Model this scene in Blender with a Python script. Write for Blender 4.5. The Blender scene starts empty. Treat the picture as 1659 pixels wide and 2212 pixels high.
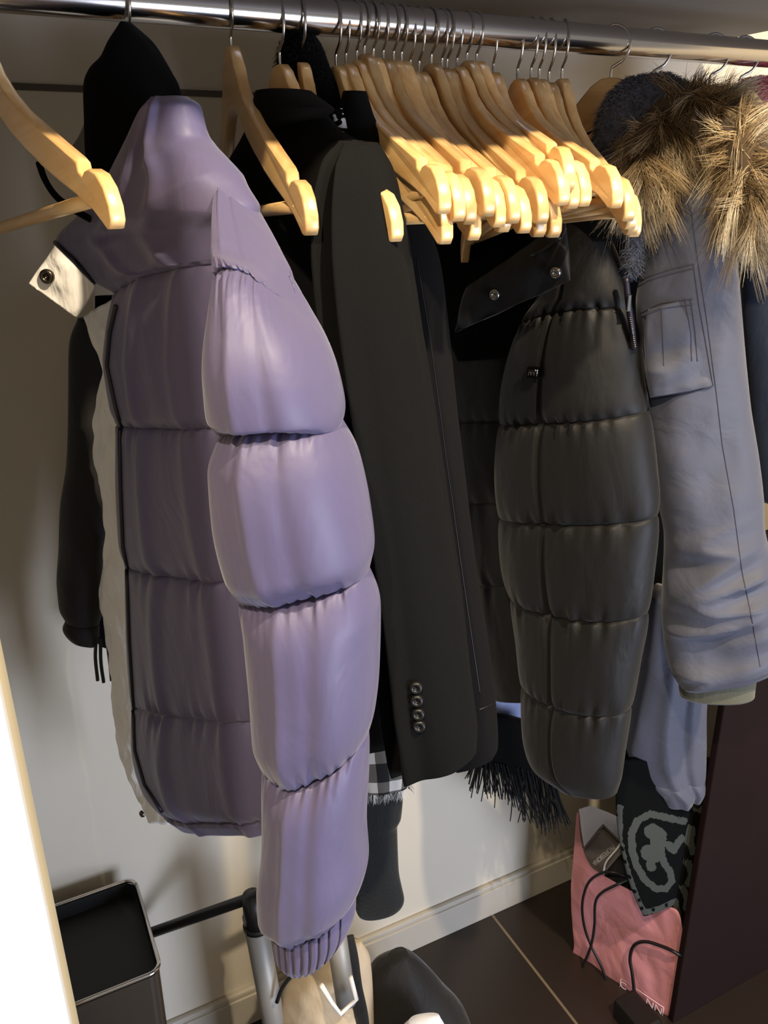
import bpy, bmesh, math, random
import numpy as np
from mathutils import Vector, Matrix, noise
from mathutils.bvhtree import BVHTree

random.seed(7)
SC = bpy.context.scene
COL = SC.collection
# ---------------------------------------------------------------- camera
CX = Vector((.8917, -.4524, -.0118)).normalized()
CD = Vector((-.1741, -.3190, -.9316)); CD = (CD - CX * CX.dot(CD)).normalized()
CF = CX.cross(CD).normalized()
if CF.y < 0: CF = -CF
EYE = Vector((0, 0, 1.45)); FPX = 1790.0
cam_d = bpy.data.cameras.new('camera'); cam = bpy.data.objects.new('camera', cam_d); COL.objects.link(cam)
m = Matrix.Identity(4)
for i in range(3):
    m[i][0] = CX[i]; m[i][1] = -CD[i]; m[i][2] = -CF[i]; m[i][3] = EYE[i]
cam.matrix_world = m
cam_d.sensor_fit = 'VERTICAL'; cam_d.sensor_height = 24.0; cam_d.lens = 24.0 * FPX / 2212
cam_d.clip_start = .02
SC.camera = cam
# ---------------------------------------------------------------- light and exposure
SC.view_settings.view_transform = 'Standard'; SC.view_settings.look = 'None'
SC.view_settings.gamma = 1; SC.view_settings.use_curve_mapping = False
SC.view_settings.exposure = 0.0
W = bpy.data.worlds.new('world'); SC.world = W; W.use_nodes = True
W.node_tree.nodes['Background'].inputs[0].default_value = (1, .94, .86, 1)
W.node_tree.nodes['Background'].inputs[1].default_value = .28
def lamp(name, kind, loc, target, energy, col, size=.05, size_y=None, spot=None, blend=.4):
    d = bpy.data.lights.new(name, kind); o = bpy.data.objects.new(name, d); COL.objects.link(o)
    d.energy = energy; d.color = col; o.location = loc
    o.rotation_euler = (Vector(target) - Vector(loc)).to_track_quat('-Z', 'Y').to_euler()
    if kind == 'AREA':
        d.size = size
        if size_y: d.shape = 'RECTANGLE'; d.size_y = size_y
    else: d.shadow_soft_size = size
    if spot: d.spot_size = math.radians(spot); d.spot_blend = blend
    return o
WARM = (1, .84, .62); COOL = (.68, .77, 1)
lamp('ceiling_spot', 'SPOT', (.60, -.32, 2.42), (.45, .8, 1.0), 150, WARM, .03, spot=110, blend=.5)
lamp('ceiling_spot', 'SPOT', (-.44, -.32, 2.42), (.35, .8, 1.1), 95, WARM, .03, spot=100, blend=.5)
lamp('window_light', 'AREA', (1.15, -1.4, .62), (.5, .9, .75), 52, COOL, .8, 1.0)
# ---------------------------------------------------------------- helpers
def ray(px, py): return CX * (px - 829.5) + CD * (py - 1106) + CF * FPX
def atY(px, py, Y):
    d = ray(px, py); return EYE + d * (Y / d.y)
def atX(px, py, X):
    d = ray(px, py); return EYE + d * (X / d.x)
def atZ(px, py, z):
    d = ray(px, py); return EYE + d * ((z - EYE.z) / d.z)
def pl(ax, ay, bx, by, off=0):
    a = Vector((ax, ay, 0)); u = Vector((bx - ax, by - ay, 0)).normalized(); n = Vector((u.y, -u.x, 0))
    if n.dot(a) > 0: n = -n
    return a + n * off, u, n
def on(px, py, P, lift=0):
    a, u, n = P; d = ray(px, py); a = a + n * lift
    t = (a.x * n.x + a.y * n.y) / (d.x * n.x + d.y * n.y)
    return EYE + d * t
def tag(o, label=None, cat=None, group=None, kind=None):
    for k, v in (('label', label), ('category', cat), ('group', group), ('kind', kind)):
        if v: o[k] = v
    return o
def thing(name, loc, label, cat, group=None):
    o = bpy.data.objects.new(name, None); o.empty_display_size = .05; COL.objects.link(o); o.location = loc
    return tag(o, label, cat, group)
def wloc(o):
    v = Vector((0, 0, 0))
    while o is not None: v += o.location; o = o.parent
    return v
GEO = {}
def mk(name, verts, faces, mat, parent=None, smooth=True, mats=None, fm=None):
    off = wloc(parent) if parent else Vector((0, 0, 0))
    me = bpy.data.meshes.new(name)
    me.from_pydata([(v[0] - off.x, v[1] - off.y, v[2] - off.z) for v in verts], [], faces)
    for x in ([mat] if mats is None else mats): me.materials.append(x)
    if fm is not None: me.polygons.foreach_set('material_index', fm)
    if smooth: me.polygons.foreach_set('use_smooth', [True] * len(me.polygons))
    me.update()
    o = bpy.data.objects.new(name, me); COL.objects.link(o)
    if parent: o.parent = parent
    GEO[o] = (verts, faces)
    return o
def from_bm(name, bm, mat, parent=None, smooth=False):
    bm.normal_update(); bm.verts.index_update()
    o = mk(name, [v.co.copy() for v in bm.verts], [[v.index for v in f.verts] for f in bm.faces], mat, parent, smooth)
    bm.free(); return o
def add_box(bm, lo, hi, bev=0):
    r = bmesh.ops.create_cube(bm, size=1)
    for v in r['verts']:
        for i in range(3): v.co[i] = lo[i] + (v.co[i] + .5) * (hi[i] - lo[i])
    if bev:
        es = {e for v in r['verts'] for e in v.link_edges}
        bmesh.ops.bevel(bm, geom=list(es), offset=bev, segments=2, affect='EDGES', profile=.6)
def box(name, lo, hi, mat, parent=None, bev=0):
    bm = bmesh.new(); add_box(bm, lo, hi, bev); return from_bm(name, bm, mat, parent)
def crv(pts, n=6):
    """Catmull-Rom through points"""
    pts = [Vector(p) for p in pts]
    if len(pts) < 3: return pts
    q = [pts[0] * 2 - pts[1]] + pts + [pts[-1] * 2 - pts[-2]]; out = []
    for i in range(1, len(q) - 2):
        a, b, c, d = q[i - 1:i + 3]
        for k in range(n):
            t = k / n
            out.append(.5 * ((2 * b) + (c - a) * t + (2 * a - 5 * b + 4 * c - d) * t * t + (3 * b - a - 3 * c + d) * t ** 3))
    out.append(pts[-1]); return out
def tube_geo(pts, r, n=8, V=None, F=None, cap=True):
    V = [] if V is None else V; F = [] if F is None else F
    b0 = len(V); N = len(pts); up = None
    rs = r if isinstance(r, (list, tuple)) else [r] * N
    for i, p in enumerate(pts):
        t = (pts[min(i + 1, N - 1)] - pts[max(i - 1, 0)])
        t = t.normalized() if t.length > 1e-9 else Vector((0, 0, 1))
        if up is None: up = t.orthogonal().normalized()
        up = up - t * up.dot(t); up = up.normalized() if up.length > 1e-6 else t.orthogonal().normalized()
        s = t.cross(up)
        for k in range(n):
            a = 2 * math.pi * k / n; V.append(p + (up * math.cos(a) + s * math.sin(a)) * rs[i])
    for i in range(N - 1):
        for k in range(n):
            a = b0 + i * n + k; b = b0 + i * n + (k + 1) % n; F.append([a, b, b + n, a + n])
    if cap: F.append([b0 + k for k in range(n)][::-1]); F.append([b0 + (N - 1) * n + k for k in range(n)])
    return V, F
def tube(name, pts, r, mat, parent=None, n=8):
    V, F = tube_geo([Vector(p) for p in pts], r, n); return mk(name, V, F, mat, parent)
def pchip(x, y, xs):
    x = np.asarray(x, float); y = np.asarray(y, float); h = np.diff(x)[:, None]; d = np.diff(y, axis=0) / h
    s = np.zeros_like(y)
    if len(x) > 2:
        a, b = d[:-1], d[1:]; ok = a * b > 0
        s[1:-1] = np.where(ok, 2 * a * b / np.where(ok, a + b, 1), 0)
    s[0], s[-1] = d[0], d[-1]
    i = np.clip(np.searchsorted(x, xs, side='right') - 1, 0, len(x) - 2); t = (xs - x[i])[:, None] / h[i]
    t = t; hh = h[i]
    return ((2 * t ** 3 - 3 * t ** 2 + 1) * y[i] + (t ** 3 - 2 * t ** 2 + t) * hh * s[i] + (-2 * t ** 3 + 3 * t ** 2) * y[i + 1] + (t ** 3 - t ** 2) * hh * s[i + 1])
def loft(name, rows, P, mat, parent, nu=80, seg=10, k=.4, pin=.02, gather=.0, gfreq=14, folds=(), wr=(.003, 9, 5), e=(.85, .9), off=0, pw=3.0, mats=None, pat=None, seed=0, tuck=0.0, back=1.0, crease=None):
    """A closed garment tube: rows = (left px, left py, right px, right py, thickness m, sag px, seam flag); P the upright plane it hangs in."""
    P = (P[0] + P[2] * off, P[1], P[2]); n = P[2]; un = np.array(P[1])
    R = [tuple(r) + (0,) * (8 - len(r)) for r in rows]
    def far(p, d): return p + (p - EYE).normalized() * d          # row[7]: how much deeper this row lies (m)
    L3 = np.array([far(on(r[0], r[1], P), r[7])[:] for r in R]); R3 = np.array([far(on(r[2], r[3], P), r[7])[:] for r in R])
    sc = [(Vector(a) - EYE).length / FPX for a in L3]
    px = np.array([[r[0], r[1], r[2], r[3]] for r in R], float)
    aux = np.array([[r[4], r[5] * sc[i]] for i, r in enumerate(R)], float)
    N = len(R); ts = set()
    for i in range(N - 1):
        for j in range(seg): ts.add(i + j / seg)
    ts.add(N - 1.0)
    seams = [i for i, r in enumerate(R) if r[6]]
    for s in seams:
        for dlt in (.02, .05, -.02, -.05):
            if 0 < s + dlt < N - 1: ts.add(s + dlt)
    ts = np.array(sorted(ts)); x = np.arange(N)
    Ls, Rs, A, PX = pchip(x, L3, ts), pchip(x, R3, ts), pchip(x, aux, ts), pchip(x, px, ts)
    bounds = sorted(set([-1e-3] + seams + [N - 1 + 1e-3]))
    rnd = random.Random(seed + len(name)); ph = {s: [(rnd.uniform(.6, 1.6) * gfreq, rnd.uniform(0, 6.28)) for _ in range(4)] for s in range(-1, N + 1)}
    V = []; Q = []; nn = np.array(n); so = Vector((seed * 3.1, 0, 0))
    for j, t in enumerate(ts):
        a = max([b for b in bounds if b <= t + 1e-9]); b = min([c for c in bounds if c > t + 1e-9] or [bounds[-1]])
        f = 0 if b == a else (t - a) / (b - a)
        isA, isB = a in seams, b in seams
        g = abs(2 * f - 1)
        if (f < .5 and not isA) or (f >= .5 and not isB): g = 0
        prof = max(0, 1 - g ** pw) ** .5 if seams else 1
        th = A[j, 0] * ((1 - k) + k * prof); w = pin * (1 - prof)
        dA = f * (b - a) if isA else 9; dB = (b - f * (b - a) - a) if isB else 9
        ds = min(dA, dB); sid = int(a) if dA < dB else int(b)
        for i in range(nu):
            an = 2 * math.pi * i / nu; c, s = math.cos(an), math.sin(an)
            u = .5 - .5 * math.copysign(abs(c) ** e[0], c); sn = math.copysign(abs(s) ** e[1], s)
            uu = w + u * (1 - 2 * w)
            p = Ls[j] + (Rs[j] - Ls[j]) * uu
            amp = 0.0
            if gather and ds < 3:
                q = sum(math.sin(fr * u * 3.0 + p0) for fr, p0 in ph[sid]) / 2.2
                amp += gather * q * (math.exp(-ds / .2) + .04 * math.exp(-ds / .6)) * min(1, ds / .06)
            for (u0, u1, fw, fa) in folds:
                uc = u0 + (u1 - u0) * t / (N - 1); amp += fa * math.exp(-((u - uc) / fw) ** 2)
            if wr[0]:
                v = Vector(p)
                al = (v.x * P[1].x + v.y * P[1].y)
                amp += wr[0] * (noise.noise(Vector((al * wr[1] + sn * .3, v.z * wr[2], seed * 5.3))) + .5 * noise.noise(Vector((al * wr[1] * 2.3, v.z * wr[2] * 2.1 + al * 6, seed * 5.3 + sn))))
            if crease:
                v = Vector(p); al = v.x * P[1].x + v.y * P[1].y; tt = t / (N - 1)
                w_ = min(1, max(0, (tt - crease[0]) / .12)) * (min(1, max(0, (crease[2] - tt) / .04)))
                q_ = noise.noise(Vector((v.z * 24 - al * 11, al * 5 + v.z * 3, seed * 2.2)))
                amp += crease[1] * w_ * (.35 - abs(q_)) * 2
            hd = .5 * th * sn
            sg = (abs(s) ** .6) * (1 if sn >= 0 else -1)
            p = p + nn * ((hd if sn >= 0 else hd * back) + amp * sg)
            p[2] -= A[j, 1] * 4 * u * (1 - u)
            V.append(Vector(p)); Q.append((u, t / (N - 1), PX[j, 0] + (PX[j, 2] - PX[j, 0]) * u, PX[j, 1] + (PX[j, 3] - PX[j, 1]) * u, sn))
    F = []; M = len(ts); uvs = []
    for j in range(M - 1):
        for i in range(nu):
            i2 = (i + 1) % nu; F.append([j * nu + i, j * nu + i2, (j + 1) * nu + i2, (j + 1) * nu + i])
    for j in (0, M - 1):
        c = len(V); V.append(sum((V[j * nu + i] for i in range(nu)), Vector()) / nu - Vector((0, 0, tuck if j else -tuck)) * (-1)); Q.append(tuple(np.mean([Q[j * nu + i] for i in range(nu)], axis=0)))
        for i in range(nu):
            tri = [j * nu + i, j * nu + (i + 1) % nu, c]; F.append(tri if j else tri[::-1])
    fm = None
    if pat:
        fm = [pat(*[sum(Q[v][q] for v in f) / len(f) for q in (2, 3)]) for f in F]
    o = mk(name, V, F, mat, parent, mats=mats, fm=fm)
    uv = o.data.uv_layers.new(name='UVMap')
    uv.data.foreach_set('uv', [z for f in F for v in f for z in Q[v][:2]])
    # flip so that normals point outwards
    bm = bmesh.new(); bm.from_mesh(o.data); bmesh.ops.recalc_face_normals(bm, faces=bm.faces); bm.to_mesh(o.data); bm.free()
    return o
_bvh = {}
def hit(px, py, objs):
    best = None
    for o in objs:
        if o not in _bvh: _bvh[o] = BVHTree.FromPolygons([tuple(v) for v in GEO[o][0]], GEO[o][1])
        d = ray(px, py).normalized(); l, nr, i, ds = _bvh[o].ray_cast(EYE, d)
        if l is not None and (best is None or ds < best[2]):
            if nr.dot(d) > 0: nr = -nr
            best = (l, nr, ds)
    return best
def surf(pts, objs, lift=.001, step=7):
    out = []
    for (a, b) in zip(pts[:-1], pts[1:]):
        k = max(1, int(math.hypot(b[0] - a[0], b[1] - a[1]) / step))
        for i in range(k + (b is pts[-1])):
            h = hit(a[0] + (b[0] - a[0]) * i / k, a[1] + (b[1] - a[1]) * i / k, objs)
            if h: out.append(h[0] + h[1] * lift)
    return out
def stitch(name, lines, objs, r, mat, parent, lift=.0004, step=7):
    V, F = [], []
    for l in lines:
        p = surf(l, objs, lift, step)
        if len(p) > 1: tube_geo(p, r, 5, V, F)
    return mk(name, V, F, mat, parent)
def snap(name, px, py, objs, r, mat, parent, lift=.002):
    h = (hit(px, py, objs) or (on(px, py, PB, .02), PB[2])) if not isinstance(objs, tuple) else (objs[0], objs[1])
    c, nr = h[0] + h[1] * lift, h[1]
    a = nr.orthogonal().normalized(); b = nr.cross(a); V, F = [], []
    prof = [(0.0, -.15), (.28, -.15), (.32, .1), (.45, .25), (.7, .35), (.9, .2), (1.0, -.1), (1.0, -.4)]
    n = 24
    for (q, z) in prof:
        for i in range(n):
            t = 2 * math.pi * i / n; V.append(c + (a * math.cos(t) + b * math.sin(t)) * r * max(q, .01) + nr * z * r)
    for j in range(len(prof) - 1):
        for i in range(n): F.append([j * n + i, j * n + (i + 1) % n, (j + 1) * n + (i + 1) % n, (j + 1) * n + i])
    return mk(name, V, F, mat, parent)
def strands(name, roots, mat, parent, segs=5, n=3, taper=.85):
    """roots: (point, direction, length, radius, bend vector, shade)"""
    V, F, C = [], [], []
    for (p, d, ln, r, bend, sh) in roots:
        pts = [p + d * (ln * i / segs) + bend * (ln * (i / segs) ** 2) for i in range(segs + 1)]
        k0 = len(V); tube_geo(pts, [r * (1 - taper * i / segs) for i in range(segs + 1)], n, V, F, cap=False)
        C += [min(1, max(0, sh + .25 * (i / segs - .4))) for i in range(segs + 1) for _ in range(n)]
    o = mk(name, V, F, mat, parent)
    at = o.data.attributes.new('shade', 'FLOAT', 'POINT'); at.data.foreach_set('value', C)
    return o
# ---------------------------------------------------------------- materials
def lin(c): return tuple(((x / 255) / 12.92 if x / 255 < .04045 else ((x / 255 + .055) / 1.055) ** 2.4) for x in c) + (1,)
def base(name):
    mt = bpy.data.materials.new(name); mt.use_nodes = True; nt = mt.node_tree
    return mt, nt, nt.nodes['Principled BSDF']
def nd(nt, t, **kw):
    x = nt.nodes.new(t)
    for k_, v in kw.items():
        if k_ in x.inputs: x.inputs[k_].default_value = v
        else: setattr(x, k_, v)
    return x
def plain(name, c, rough=.5, metal=0, spec=.5, bump=0, bscale=80, coat=0, vary=0, vscale=6, emis=None, rc=None):
    mt, nt, b = base(name); b.inputs['Base Color'].default_value = lin(c); b.inputs['Roughness'].default_value = rough
    b.inputs['Metallic'].default_value = metal; b.inputs['Specular IOR Level'].default_value = spec; b.inputs['Coat Weight'].default_value = coat
    tc = nd(nt, 'ShaderNodeTexCoord')
    if bump:
        no = nd(nt, 'ShaderNodeTexNoise', Scale=bscale, Detail=4.0); nt.links.new(tc.outputs['Object'], no.inputs['Vector'])
        bu = nd(nt, 'ShaderNodeBump', Strength=bump, Distance=.004); nt.links.new(no.outputs['Fac'], bu.inputs['Height']); nt.links.new(bu.outputs[0], b.inputs['Normal'])
    if vary:
        no = nd(nt, 'ShaderNodeTexNoise', Scale=vscale, Detail=5.0); nt.links.new(tc.outputs['Object'], no.inputs['Vector'])
        mx = nd(nt, 'ShaderNodeMix', data_type='RGBA'); c2 = tuple(max(0, x * (1 - vary)) for x in lin(c)[:3]) + (1,)
        mx.inputs[6].default_value = lin(c); mx.inputs[7].default_value = c2; nt.links.new(no.outputs['Fac'], mx.inputs[0]); nt.links.new(mx.outputs[2], b.inputs['Base Color'])
    return mt
def cloth(name, c, rough=.6, sheen=.3, weave=900, wb=.15, crinkle=.3, cscale=28, spec=.3, stretch=(1, 1, .45), sheen_c=None):
    mt, nt, b = base(name); b.inputs['Base Color'].default_value = lin(c); b.inputs['Roughness'].default_value = rough
    b.inputs['Specular IOR Level'].default_value = spec; b.inputs['Sheen Weight'].default_value = sheen; b.inputs['Sheen Roughness'].default_value = .4
    if sheen_c: b.inputs['Sheen Tint'].default_value = lin(sheen_c)
    tc = nd(nt, 'ShaderNodeTexCoord'); mp = nd(nt, 'ShaderNodeMapping'); mp.inputs['Scale'].default_value = stretch
    nt.links.new(tc.outputs['Object'], mp.inputs[0])
    n1 = nd(nt, 'ShaderNodeTexNoise', Scale=cscale, Detail=3.0, Distortion=.6); nt.links.new(mp.outputs[0], n1.inputs['Vector'])
    n2 = nd(nt, 'ShaderNodeTexNoise', Scale=weave, Detail=1.0); nt.links.new(tc.outputs['Object'], n2.inputs['Vector'])
    b1 = nd(nt, 'ShaderNodeBump', Strength=crinkle, Distance=.012); b2 = nd(nt, 'ShaderNodeBump', Strength=wb, Distance=.001)
    nt.links.new(n1.outputs['Fac'], b1.inputs['Height']); nt.links.new(n2.outputs['Fac'], b2.inputs['Height'])
    nt.links.new(b1.outputs[0], b2.inputs['Normal']); nt.links.new(b2.outputs[0], b.inputs['Normal'])
    return mt
def hairm(name, cols, rough=.55):
    mt, nt, b = base(name); b.inputs['Roughness'].default_value = rough; b.inputs['Specular IOR Level'].default_value = .25
    at = nd(nt, 'ShaderNodeAttribute', attribute_name='shade'); cr = nd(nt, 'ShaderNodeValToRGB')
    el = cr.color_ramp.elements
    while len(el) < len(cols): el.new(.5)
    for i, c in enumerate(cols): el[i].position = i / (len(cols) - 1); el[i].color = lin(c)
    nt.links.new(at.outputs['Fac'], cr.inputs[0]); nt.links.new(cr.outputs[0], b.inputs['Base Color'])
    return mt
def woodm(name, c1, c2, rough=.32):
    mt, nt, b = base(name); b.inputs['Roughness'].default_value = rough; b.inputs['Coat Weight'].default_value = .25; b.inputs['Coat Roughness'].default_value = .2
    tc = nd(nt, 'ShaderNodeTexCoord'); oi = nd(nt, 'ShaderNodeObjectInfo'); mp = nd(nt, 'ShaderNodeMapping'); mp.inputs['Scale'].default_value = (6, 60, 40)
    ad = nd(nt, 'ShaderNodeVectorMath', operation='ADD'); cm = nd(nt, 'ShaderNodeVectorMath', operation='SCALE'); cm.inputs['Scale'].default_value = 3.0
    cb = nd(nt, 'ShaderNodeCombineXYZ'); nt.links.new(oi.outputs['Random'], cb.inputs[0]); nt.links.new(oi.outputs['Random'], cb.inputs[2])
    nt.links.new(cb.outputs[0], cm.inputs[0]); nt.links.new(tc.outputs['Object'], ad.inputs[0]); nt.links.new(cm.outputs[0], ad.inputs[1]); nt.links.new(ad.outputs[0], mp.inputs[0])
    n1 = nd(nt, 'ShaderNodeTexNoise', Scale=1.0, Detail=6.0, Distortion=1.2); nt.links.new(mp.outputs[0], n1.inputs['Vector'])
    cr = nd(nt, 'ShaderNodeValToRGB'); cr.color_ramp.elements[0].position = .3; cr.color_ramp.elements[1].position = .75
    cr.color_ramp.elements[0].color = lin(c1); cr.color_ramp.elements[1].color = lin(c2)
    hs = nd(nt, 'ShaderNodeHueSaturation'); mr = nd(nt, 'ShaderNodeMapRange'); mr.inputs[3].default_value = .7; mr.inputs[4].default_value = 1.15
    nt.links.new(oi.outputs['Random'], mr.inputs[0]); nt.links.new(mr.outputs[0], hs.inputs['Value'])
    nt.links.new(n1.outputs['Fac'], cr.inputs[0]); nt.links.new(cr.outputs[0], hs.inputs['Color']); nt.links.new(hs.outputs[0], b.inputs['Base Color'])
    return mt
M = {}
M['wall'] = plain('wall_paint', (216, 206, 185), .75, vary=.12, vscale=3, bump=.06, bscale=60)
M['groove'] = plain('groove_paint', (88, 80, 68), .8)
M['basebd'] = plain('baseboard_paint', (186, 178, 162), .6, vary=.08)
M['shelf'] = plain('shelf_board', (116, 110, 104), .7, vary=.15)
M['door'] = plain('door_paint', (240, 236, 226), .5)
M['dooredge'] = plain('door_edge', (226, 206, 160), .6)
M['chrome'] = plain('chrome_steel', (205, 200, 195), .16, 1)
M['hook'] = plain('hook_steel', (190, 188, 186), .22, 1)
M['steel'] = plain('brushed_steel', (128, 120, 112), .38, 1)
M['alu'] = plain('grey_aluminium', (150, 146, 138), .5, .35)
M['wood'] = woodm('hanger_wood', (218, 168, 102), (244, 206, 144))
M['darkwood'] = plain('dark_wood', (30, 14, 12), .8, spec=.15, vary=.4, vscale=9)
M['purple'] = cloth('purple_nylon', (87, 81, 111), .5, .25, crinkle=.2, cscale=26, spec=.4, wb=.05)
M['lining'] = cloth('pale_lining', (238, 234, 226), .7, .2, crinkle=.55, cscale=45)
M['black'] = cloth('black_wool', (10, 10, 9), .92, .04, crinkle=.15, weave=1400, wb=.5, spec=.15, sheen_c=(120, 110, 100))
M['black2'] = cloth('black_twill', (13, 12, 12), .92, .04, crinkle=.15, weave=1500, wb=.5, spec=.15, sheen_c=(120, 112, 100))
M['deepblack'] = cloth('black_cotton', (10, 10, 10), .95, .02, crinkle=.2, spec=.06)
M['navyblack'] = cloth('dark_navy', (40, 38, 38), .75, .15, crinkle=.25, spec=.2)
M['navy'] = cloth('navy_cloth', (25, 32, 44), .7, .15, crinkle=.25)
M['puffer'] = cloth('black_nylon', (24, 23, 22), .56, .1, crinkle=.25, cscale=24, spec=.3, wb=.04)
M['parka'] = cloth('grey_blue_parka', (80, 82, 94), .6, .2, crinkle=.3, cscale=16, stretch=(1, 1, 1.3))
M['olive'] = cloth('olive_knit', (92, 90, 74), .8, .3, weave=500, wb=.5)
M['grey_lining'] = cloth('grey_lining', (112, 108, 100), .7, .1, crinkle=.5)
M['paleblue'] = cloth('pale_blue_cotton', (140, 148, 182), .8, .1)
M['stitch'] = plain('dark_thread', (38, 38, 48), .8)
M['pocketline'] = plain('parka_thread', (62, 62, 76), .8)
M['purpleline'] = plain('purple_thread', (58, 52, 78), .8)
M['zip'] = plain('dark_zip', (46, 42, 52), .4, .4)
M['zipmetal'] = plain('zip_metal', (150, 146, 140), .25, 1)
M['snap'] = plain('antique_snap', (92, 84, 74), .3, 1)
M['silver'] = plain('silver_snap', (170, 168, 165), .2, 1)
M['badge'] = plain('gunmetal_badge', (60, 58, 54), .25, 1)
M['fur'] = hairm('faux_fur', [(52, 40, 27), (106, 87, 60), (168, 144, 106), (236, 222, 192)])
M['furbase'] = cloth('fur_backing', (70, 56, 40), .9, .2)
M['plush'] = hairm('grey_plush', [(46, 48, 56), (84, 87, 98), (128, 131, 142)])
M['plushbase'] = cloth('grey_plush_cloth', (74, 77, 88), .9, .4, weave=300, wb=.8)
M['pinkfuzz'] = hairm('pink_pile', [(190, 90, 108), (220, 124, 140), (240, 170, 178)])
M['pinkbase'] = cloth('pink_teddy', (214, 116, 132), .9, .4, weave=200, wb=.9)
M['fuzz'] = hairm('black_pile', [(8, 8, 8), (16, 16, 16), (26, 25, 25)])
M['fringe'] = hairm('black_fringe', [(6, 6, 7), (10, 10, 11), (16, 16, 18)])
M['whitefr'] = hairm('white_fringe', [(60, 54, 46), (200, 196, 188), (236, 234, 228)])
M['pinkbag'] = cloth('pink_paper', (198, 132, 134), .6, 0, weave=300, wb=.05, crinkle=.5, cscale=14, stretch=(1, 1, 1))
M['whitepaper'] = cloth('white_paper', (232, 232, 240), .6, 0, wb=.03, crinkle=.3, cscale=14)
M['greybox'] = plain('grey_card', (112, 104, 100), .55)
M['greytext'] = plain('grey_print', (205, 202, 198), .6)
M['whitetext'] = plain('white_print', (235, 205, 205), .6)
M['cable'] = plain('black_cable', (18, 15, 15), .4)
M['whitecable'] = plain('white_cable', (225, 225, 220), .4)
M['blackplastic'] = plain('black_plastic', (20, 19, 18), .38)
M['binliner'] = plain('bin_black', (24, 24, 22), .6)
M['beige'] = cloth('beige_canvas', (196, 176, 146), .8, .1, crinkle=.6, cscale=16)
M['blackbag'] = cloth('black_bag_cloth', (30, 28, 26), .7, .15, crinkle=.4)
M['whiteplastic'] = plain('white_plastic', (230, 226, 218), .4)
def tilem():
    mt, nt, b = base('floor_tile'); b.inputs['Roughness'].default_value = .35
    tc = nd(nt, 'ShaderNodeTexCoord'); mp = nd(nt, 'ShaderNodeMapping'); mp.inputs['Location'].default_value = (-.797, -.55, 0)
    br = nd(nt, 'ShaderNodeTexBrick', Scale=1.0); br.offset = 0; br.inputs['Color1'].default_value = lin((41, 33, 28)); br.inputs['Color2'].default_value = lin((37, 30, 26)); br.inputs['Mortar'].default_value = lin((112, 98, 78))
    br.inputs['Mortar Size'].default_value = .0028; br.inputs['Brick Width'].default_value = .6; br.inputs['Row Height'].default_value = .6
    nt.links.new(tc.outputs['Object'], mp.inputs[0]); nt.links.new(mp.outputs[0], br.inputs['Vector']); nt.links.new(br.outputs['Color'], b.inputs['Base Color'])
    return mt
M['tile'] = tilem()
def plaidm():
    mt, nt, b = base('plaid_wool'); b.inputs['Roughness'].default_value = .9
    uv = nd(nt, 'ShaderNodeUVMap'); sp = nd(nt, 'ShaderNodeSeparateXYZ'); nt.links.new(uv.outputs[0], sp.inputs[0])
    def band(o, sc, ph):
        a = nd(nt, 'ShaderNodeMath', operation='MULTIPLY_ADD'); a.inputs[1].default_value = sc; a.inputs[2].default_value = ph; nt.links.new(o, a.inputs[0])
        f = nd(nt, 'ShaderNodeMath', operation='FRACT'); nt.links.new(a.outputs[0], f.inputs[0])
        g = nd(nt, 'ShaderNodeMath', operation='GREATER_THAN'); g.inputs[1].default_value = .5; nt.links.new(f.outputs[0], g.inputs[0]); return g.outputs[0]
    bu_, bv = band(sp.outputs[0], 2.1, .15), band(sp.outputs[1], 2.0, .1)
    s = nd(nt, 'ShaderNodeMath', operation='ADD'); nt.links.new(bu_, s.inputs[0]); nt.links.new(bv, s.inputs[1])
    h = nd(nt, 'ShaderNodeMath', operation='MULTIPLY'); h.inputs[1].default_value = .5; nt.links.new(s.outputs[0], h.inputs[0])
    tw = nd(nt, 'ShaderNodeTexWave', Scale=26.0); tw.bands_direction = 'DIAGONAL'; nt.links.new(uv.outputs[0], tw.inputs['Vector'])
    cr = nd(nt, 'ShaderNodeValToRGB'); cr.color_ramp.interpolation = 'CONSTANT'; el = cr.color_ramp.elements
    el[0].color = lin((20, 20, 22)); el[1].position = .75; el[1].color = lin((232, 228, 220)); x = el.new(.25); x.color = lin((110, 105, 98))
    nt.links.new(h.outputs[0], cr.inputs[0])
    md = nd(nt, 'ShaderNodeMix', data_type='RGBA', blend_type='MULTIPLY'); md.inputs[0].default_value = .45
    nt.links.new(cr.outputs[0], md.inputs[6]); nt.links.new(tw.outputs['Color'], md.inputs[7]); nt.links.new(md.outputs[2], b.inputs['Base Color'])
    return mt
M['plaid'] = plaidm()
M['pais_d'] = cloth('paisley_dark', (9, 10, 10), .95, 0, spec=.08)
M['pais_l'] = cloth('paisley_grey', (66, 68, 64), .95, 0, spec=.1)
M['print_w'] = cloth('print_white', (214, 212, 214), .9, .1)
# ---------------------------------------------------------------- the setting
def struct(o): return tag(o, kind='structure')
struct(box('wall_back', (-1.5, 1.11, 0), (1.5, 1.17, 2.5), M['wall']))
struct(box('wall_right', (1.45, .2, 0), (1.5, 1.11, 2.5), M['wall']))
struct(box('floor', (-1.5, -2.0, -.05), (2.2, 1.11, 0), M['tile']))
struct(box('ceiling', (-1.5, -2.0, 2.5), (2.2, 1.17, 2.55), M['wall']))
bm = bmesh.new(); add_box(bm, (-1.5, 1.096, 0), (1.45, 1.11, .07), .002); add_box(bm, (-1.5, 1.099, .069), (1.45, 1.11, .082), .004)
struct(from_bm('baseboard_back', bm, M['basebd']))
struct(box('trim_1', (-1.5, 1.1075, 1.558), (1.45, 1.1105, 1.565), M['groove']))
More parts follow.
